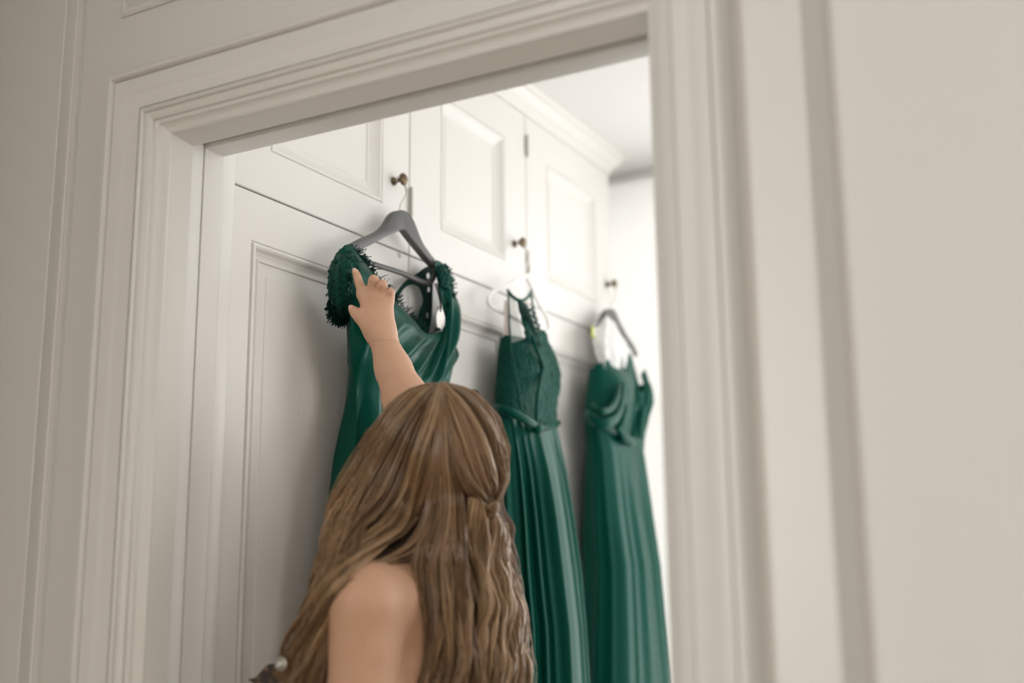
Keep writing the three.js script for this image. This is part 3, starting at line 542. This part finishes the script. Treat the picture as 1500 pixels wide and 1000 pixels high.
const blend = list => (x, y, z) => { let d = 1e3; for (const [f, k] of list) { const e = f(x, y, z); d = e > d + k ? d : smin(d, e, k); } return d; };
const palmF = blend(palmParts), bodyB = blend(skinBones), headB = blend(headBones);
const handF = (x, y, z) => { let d = palmF(x, y, z); let e = 1e3; for (const [f, k] of hb) { const q = f(x, y, z); e = Math.min(e, smin(d, q, k)); } return Math.min(d, e); };
const hBox = { c: J.mm, r: .15 };
const bodyF = (x, y, z) => {
  let d = bodyB(x, y, z);
  if (Math.hypot(x - headC.x, y - headC.y, z - headC.z) < .22) { let h = headB(x, y, z); for (const e of eyeHole) h = Math.max(h, -e(x, y, z) * 1); d = smin(d, h, .03); }
  if (Math.hypot(x - hBox.c.x, y - hBox.c.y, z - hBox.c.z) < hBox.r) d = smin(d, handF(x, y, z), .014);
  return d;
};
const cutY = wr.y - .02;
const partF = (test, f) => (x, y, z) => f(x, y, z);
function trim(g, keep) { // drop triangles whose centre fails the test
  const p = g.attributes.position, ix = g.index.array, out = [];
  for (let i = 0; i < ix.length; i += 3) { const c = [0, 1, 2].map(k => (p.getComponent(ix[i], k) + p.getComponent(ix[i + 1], k) + p.getComponent(ix[i + 2], k)) / 3); if (keep(...c)) out.push(ix[i], ix[i + 1], ix[i + 2]); }
  g.setIndex(out); return g;
}
const inHand = (x, y, z) => y > cutY && x < -1.02, inHead = (x, y, z) => Math.hypot(x - headC.x, y - headC.y, z - headC.z) < .15;
const bodyG = trim(surfaceNets(bodyF, [-1.22, 0, -1.72], [-.70, 1.80, -1.10], .010), (x, y, z) => !inHead(x, y, z) && !(y > cutY + .002 && x < -1.02));
const handG = trim(surfaceNets(bodyF, [wr.x - .11, cutY - .012, wr.z - .10], [wr.x + .08, wr.y + .17, wr.z + .10], .0026), (x, y, z) => y > cutY - .002);
const headG = trim(surfaceNets(bodyF, [headC.x - .17, headC.y - .17, headC.z - .17], [headC.x + .17, headC.y + .17, headC.z + .17], .0045), (x, y, z) => Math.hypot(x - headC.x, y - headC.y, z - headC.z) < .1525);
function tint(g, fn) { const p = g.attributes.position, c = new Float32Array(p.count * 3); for (let i = 0; i < p.count; i++) { const k = fn(p.getX(i), p.getY(i), p.getZ(i)); c[i * 3] = k[0]; c[i * 3 + 1] = k[1]; c[i * 3 + 2] = k[2]; } g.setAttribute('color', new THREE.BufferAttribute(c, 3)); return g; }
const skinTint = (x, y, z) => { const n = .04 * noise.noise(x * 40, y * 40, z * 40) + .02 * noise.noise(x * 160, y * 160, z * 160); return [1 + n, 1 + n * 1.6, 1 + n * 1.8]; };
const woman = thing('person', 'woman seen from behind with long brown wavy hair, reaching up to the lace-sleeved green dress', 'person', V(-.87, 0, TZ));
part('body', tint(mergeGeometries([bodyG, handG, headG]), skinTint), M.skin, woman);
{
  const nail = (a, b, r) => { const dir = b.clone().sub(a).normalize(), back = EYE.clone().sub(b).normalize(); back.addScaledVector(dir, -back.dot(dir)).normalize(); const g = new THREE.SphereGeometry(1, 14, 10); g.scale(r * .62, r * .95, r * .22); g.applyMatrix4(new THREE.Matrix4().makeBasis(dir.clone().cross(back), dir, back)); const c = b.clone().addScaledVector(back, r * .86).addScaledVector(dir, -r * .1); g.translate(c.x, c.y, c.z); part('fingernail', g, M.nail, woman); };
  nail(at(523, 404.5, 1.94), at(520.5, 398.5, 1.946), .0066); nail(thumb[2], thumb[3], .0075);
  for (const s of [1, -1]) { const g = new THREE.SphereGeometry(.0115, 16, 12), c = HP(.079, .006, .031 * s); g.translate(c.x, c.y, c.z); part('eye', g, M.eye, woman); }
}
{ // strapless printed dress
  const tF = blend([...torso, ...bust]), top = (x, z) => 1.222 + .012 * Math.sin((z - TZ) * 40) * sstep(-.96, -1.02, x) - .07 * sstep(-.97, -.86, x);
  const legs = bone(V(-.89, .95, TZ), V(-.90, .35, TZ), .175, .27, .8);
  const f = (x, y, z) => Math.max(smin(tF(x, y, z) - .007, y < 1.0 ? legs(x, y, z) : 1, .05), y - top(x, z), .2 - y);
  const g = surfaceNets(f, [-1.24, .18, -1.75], [-.6, 1.27, -1.05], .011);
  tint(g, (x, y, z) => { const n = noise.noise(x * 55, y * 55, z * 55) + .5 * noise.noise(x * 120, y * 120, z * 120); return n > .34 ? [.40, .27, .17] : n > .2 ? [.16, .085, .05] : [.035, .02, .015]; });
  part('dress', g, M.print, woman, 'dark brown printed strapless dress');
  const ruffle = grid(60, 8, (u, v) => { const z = lerp(-1.49, -1.20, u), w = Math.sin(u * 26) * .003 * v; return V(-1.035 - .03 * Math.sin(u * PI) - .035 * v, 1.228 + .014 * v + w - .02 * (1 - Math.sin(u * PI)), z); });
  tint(ruffle, (x, y, z) => { const n = noise.noise(x * 70, y * 70, z * 70); return n > .25 ? [.30, .2, .12] : [.035, .02, .015]; });
  part('ruffle', ruffle, M.print, woman, 'dark brown ruffled neckline');
}

// ------------------------------------------------------------------ her hair
{
  const R = rng(77), HD = 1.64, hc = [636, 664];
  const surf = (px, py, s = 1) => { const q = ((px - hc[0]) / (104 * s)) ** 2 + ((py - hc[1]) / (109 * s)) ** 2; return HD - .112 * Math.sqrt(Math.max(0, 1 - q)); };
  // guides: [px, py, d?]; without d the point lies on the head
  const S = (px, py, up = 0) => [px, py, surf(px, py) - up];
  const left = [
    [S(634, 560), S(600, 570), S(566, 598), S(543, 636), [527, 672, 1.62], [512, 704, 1.59], [500, 738, 1.56], [491, 778, 1.53], [483, 820, 1.50], [472, 862, 1.49], [458, 904, 1.485], [438, 944, 1.48], [418, 984, 1.475]],
    [S(638, 561), S(612, 580), S(584, 612), S(560, 652), [541, 690, 1.57], [526, 722, 1.545], [510, 758, 1.52], [498, 796, 1.49], [487, 838, 1.46], [477, 878, 1.46], [463, 918, 1.465], [446, 958, 1.465], [430, 1004, 1.465]],
    [S(642, 562), S(622, 592), S(600, 632), S(580, 676), [562, 716, 1.545], [546, 748, 1.525], [526, 782, 1.50], [509, 816, 1.47], [490, 852, 1.45], [475, 892, 1.465], [462, 932, 1.47], [450, 972, 1.475], [440, 1012, 1.475]],
    [S(644, 563), S(632, 604), S(616, 652), S(602, 700), [586, 740, 1.55], [566, 770, 1.53], [540, 796, 1.505], [518, 824, 1.465], [496, 856, 1.45], [478, 898, 1.465], [468, 940, 1.475], [460, 980, 1.475], [454, 1020, 1.475]],
    [S(646, 564), S(641, 616), S(634, 668), S(626, 716), [614, 756, 1.56], [592, 782, 1.55], [562, 800, 1.525], [530, 818, 1.485], [502, 848, 1.455], [482, 894, 1.47], [474, 938, 1.475], [466, 980, 1.475], [460, 1020, 1.475]]];
  const sweep = [
    [S(646, 564), S(643, 620), S(638, 676), [632, 724, 1.545], [622, 762, 1.54], [602, 794, 1.52], [574, 812, 1.505], [542, 824, 1.475], [514, 840, 1.455], [492, 872, 1.45], [478, 912, 1.465], [468, 956, 1.47], [462, 1010, 1.47]],
    [S(646, 564), S(645, 622), S(642, 680), [640, 730, 1.54], [634, 768, 1.535], [618, 800, 1.52], [590, 815, 1.51], [558, 824, 1.485], [528, 838, 1.455], [502, 858, 1.445], [484, 896, 1.46], [474, 944, 1.468], [468, 1010, 1.47]],
    [S(646, 564), S(648, 624), S(646, 684), [646, 736, 1.54], [642, 776, 1.535], [633, 806, 1.525], [614, 818, 1.52], [584, 822, 1.505], [550, 830, 1.475], [516, 844, 1.455], [492, 884, 1.452], [478, 934, 1.466], [470, 1010, 1.47]]];
  const mid = [
    [S(645, 564), S(642, 620), S(640, 676), S(640, 724), [634, 764, 1.55], [618, 802, 1.55], [612, 838, 1.55], [620, 880, 1.55], [629, 922, 1.55], [628, 964, 1.545], [618, 1010, 1.535]],
    [S(646, 564), S(648, 622), S(652, 680), S(656, 728), [654, 768, 1.555], [646, 806, 1.56], [644, 846, 1.56], [652, 888, 1.56], [660, 930, 1.56], [664, 970, 1.558], [656, 1014, 1.555]],
    [S(648, 564), S(655, 624), S(664, 684), S(674, 728), [676, 768, 1.56], [678, 806, 1.562], [684, 846, 1.565], [692, 888, 1.565], [696, 930, 1.563], [704, 972, 1.56], [702, 1014, 1.56]]];
  const half = [
    [S(645, 563), S(649, 610), S(658, 656), S(672, 698, .006), S(692, 728, .016), S(712, 742, .02)],
    [S(647, 562), S(660, 602), S(678, 648), S(694, 690, .008), S(708, 722, .018), S(717, 742, .022)],
    [S(648, 561), S(670, 592), S(695, 634), S(712, 678, .01), S(720, 714, .02), S(721, 740, .022)],
    [S(650, 560), S(680, 580), S(710, 618), S(728, 662), S(732, 702, .012), S(726, 738, .02)],
    [S(650, 559), S(692, 573), S(724, 612), [739, 656, 1.63], [740, 700, 1.61], [728, 738, 1.59]]];
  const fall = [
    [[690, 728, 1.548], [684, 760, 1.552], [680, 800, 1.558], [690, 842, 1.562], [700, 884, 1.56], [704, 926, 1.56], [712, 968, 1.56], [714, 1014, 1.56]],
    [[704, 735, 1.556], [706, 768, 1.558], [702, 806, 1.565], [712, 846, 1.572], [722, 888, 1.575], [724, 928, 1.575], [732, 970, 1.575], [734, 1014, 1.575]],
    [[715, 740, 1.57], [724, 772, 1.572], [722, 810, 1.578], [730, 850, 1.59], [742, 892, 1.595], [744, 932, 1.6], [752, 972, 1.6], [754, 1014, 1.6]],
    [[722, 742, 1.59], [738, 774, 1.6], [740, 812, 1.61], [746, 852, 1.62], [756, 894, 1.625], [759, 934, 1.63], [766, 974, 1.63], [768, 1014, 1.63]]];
  const pos = [], nor = [], col = [], idx = [];
  const N = 26, SIDES = 3;
  const palette = [[.045, .024, .012], [.10, .056, .030], [.19, .112, .060], [.29, .175, .09], [.41, .265, .145], [.54, .39, .25]];
  const pick = (pal, t) => { const k = clamp(t, 0, .999) * (pal.length - 1), i = Math.floor(k); return pal[i].map((c, j) => lerp(c, pal[i + 1][j], k - i)); };
  function strand(P, r0, c) {
    const cv = new THREE.CatmullRomCurve3(P, false, 'centripetal'), base = pos.length / 3; let nrm = V(.3, .2, 1);
    for (let i = 0; i <= N; i++) {
      const t = i / N, p = cv.getPoint(t), T = cv.getTangent(t); nrm.addScaledVector(T, -nrm.dot(T)).normalize(); const b = T.clone().cross(nrm), r = r0 * (t < .06 ? .6 + t * 6 : 1 - .72 * sstep(.7, 1, t));
      for (let k = 0; k < SIDES; k++) { const a = k / SIDES * 2 * PI, q = nrm.clone().multiplyScalar(Math.cos(a)).addScaledVector(b, Math.sin(a)); pos.push(p.x + q.x * r, p.y + q.y * r, p.z + q.z * r); nor.push(q.x, q.y, q.z); col.push(...c); }
      if (i) for (let k = 0; k < SIDES; k++) { const a = base + (i - 1) * SIDES + k, a2 = base + (i - 1) * SIDES + (k + 1) % SIDES, d = a + SIDES, d2 = a2 + SIDES; idx.push(a, a2, d, a2, d2, d); }
    }
  }
  const sample = (G, u) => { const k = u * (G.length - 1), i = Math.min(G.length - 2, Math.floor(k)), t = k - i, m = Math.min(G[i].length, G[i + 1].length); return Array.from({ length: m }, (_, j) => G[i][j].map((c, q) => lerp(c, G[i + 1][j][q], t))); };
  function family(G, locks, per, o) {
    for (let l = 0; l < locks; l++) {
      const u = (l + R()) / locks, inset = o.inset * Math.pow(R(), 1.4), g = sample(G, u), ph = R() * 6.28, wl = lerp(.75, 1.25, R()), am = o.wave * lerp(.5, 1.3, R()), tone = o.tone + (R() - .5) * o.spread;
      const wander = .0055 * R(), ph2 = R() * 6.28;
      const spread = o.radius * lerp(.6, 1.25, R());
      for (let s = 0; s < per; s++) {
        const a = R() * 6.28, rr = Math.sqrt(R()) * spread, du = Math.cos(a) * rr, dv = Math.sin(a) * rr, fz = R() * 6.28, t0 = tone + (R() - .5) * .36, end = R();
        const n = g.length, P = g.map((q, j) => {
          const t = j / (n - 1), w = sstep(o.start, o.start + .35, t), open = lerp(.75, 1, Math.sin(t * PI)) * (1 - .35 * sstep(.75, 1, t));
          const wx = wander * Math.sin(t * 5.5 + ph2) * sstep(.02, .2, t) * (1 - .6 * sstep(.7, 1, t)) + am * w * Math.sin(t * o.freq * wl + ph) + .0022 * w * Math.sin(t * 21 + fz), wd = am * .8 * w * Math.cos(t * o.freq * wl + ph);
          const p = at(q[0] + du * open * 1000 + wx * 1000, q[1] + (j === n - 1 ? (end - .6) * 14 : 0), q[2] - (o.fwd || 0) * sstep(.25, .5, t) + inset + dv * open * .8 + wd);
          return p;
        });
        strand(P, lerp(.00075, .0014, R()), pick(o.pal || palette, t0));
      }
    }
  }
  family(sweep, 20, 30, { inset: .03, wave: .009, start: .3, freq: 11, radius: .0055, tone: .45, spread: .3 });
  family(left, 68, 32, { inset: .045, wave: .017, start: .2, freq: 10, radius: .0072, tone: .57, spread: .4 });
  family(mid, 30, 30, { inset: .03, wave: .010, start: .3, freq: 10, radius: .0065, tone: .50, spread: .4, fwd: .062 });
  family(half, 40, 32, { inset: .022, wave: .0016, start: .5, freq: 6, radius: .0065, tone: .53, spread: .36 });
  family(fall, 50, 30, { inset: .045, wave: .011, start: .08, freq: 8, fwd: .03, radius: .006, tone: .66, spread: .4 });  // paler strand colour here paints window light onto the lower fall
  // twisted curl where the half-up hair is pinned
  for (let k = 0; k < 150; k++) {
    const r = .4 + .6 * R(), ph = R() * .9, c = [[694, 722], [704, 738], [716, 744], [726, 738], [722, 752], [708, 758], [698, 768], [704, 780]];
    strand(c.map((q, j) => at(q[0] + (R() - .5) * 9, q[1] + (R() - .5) * 8, 1.552 + .003 * j + .012 * Math.sin(j * 1.3 + ph) * r + .012 * R())), .001, pick(palette, .3 + R() * .55));
  }
  // flyaways
  for (let k = 0; k < 230; k++) {
    const g = sample(k % 3 === 0 ? left : k % 3 === 1 ? fall : half, k % 3 === 0 ? R() * .3 : .75 + R() * .25), sg = k % 3 === 0 ? -1 : 1, am = lerp(4, 20, R()), ph = R() * 6.28, st = R() * .4;
    strand(g.map((q, j) => { const t = j / (g.length - 1), w = sstep(st, st + .3, t); const we = k % 3 === 2 ? w * Math.sin(t * PI) * .5 : w; return at(q[0] + sg * am * we * (.6 + .6 * Math.sin(t * 8 + ph)), q[1], q[2] + .02 * (R() - .5) * w); }), .0006, pick(palette, .5 + R() * .4));
  }
  const sg = new THREE.BufferGeometry();
  sg.setAttribute('position', new THREE.Float32BufferAttribute(pos, 3)); sg.setAttribute('normal', new THREE.Float32BufferAttribute(nor, 3)); sg.setAttribute('color', new THREE.Float32BufferAttribute(col, 3)); sg.setAttribute('uv', new THREE.Float32BufferAttribute(new Float32Array(pos.length / 3 * 2), 2)); sg.setIndex(idx);
  // inner mass so that no scalp shows through
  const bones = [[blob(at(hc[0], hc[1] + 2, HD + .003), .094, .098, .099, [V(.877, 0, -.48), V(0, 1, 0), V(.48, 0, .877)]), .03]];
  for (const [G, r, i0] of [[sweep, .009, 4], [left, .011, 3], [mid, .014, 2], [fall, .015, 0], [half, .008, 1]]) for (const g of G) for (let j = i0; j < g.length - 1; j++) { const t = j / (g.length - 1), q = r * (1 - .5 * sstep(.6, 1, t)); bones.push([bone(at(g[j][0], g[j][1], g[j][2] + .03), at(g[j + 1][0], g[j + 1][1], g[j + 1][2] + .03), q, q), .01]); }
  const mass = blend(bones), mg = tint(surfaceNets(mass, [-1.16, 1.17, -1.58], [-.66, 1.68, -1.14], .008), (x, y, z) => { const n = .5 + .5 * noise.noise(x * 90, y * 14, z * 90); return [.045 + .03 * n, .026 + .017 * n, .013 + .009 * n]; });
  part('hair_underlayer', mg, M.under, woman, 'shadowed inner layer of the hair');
  part('hair', sg, M.hair, woman, 'long brown wavy half-up hair, lower fall coloured paler as window light');
  // small bead at her neckline
  const b = new THREE.SphereGeometry(.006, 16, 12), c = at(412, 972, 1.455); b.translate(c.x, c.y, c.z);
  const b2 = new THREE.TorusGeometry(.0075, .0018, 8, 18); b2.translate(c.x, c.y, c.z);
  part('brooch', join([b, b2]), M.steel, woman, 'small silver bead ornament');
}
renderer.render(scene, camera);
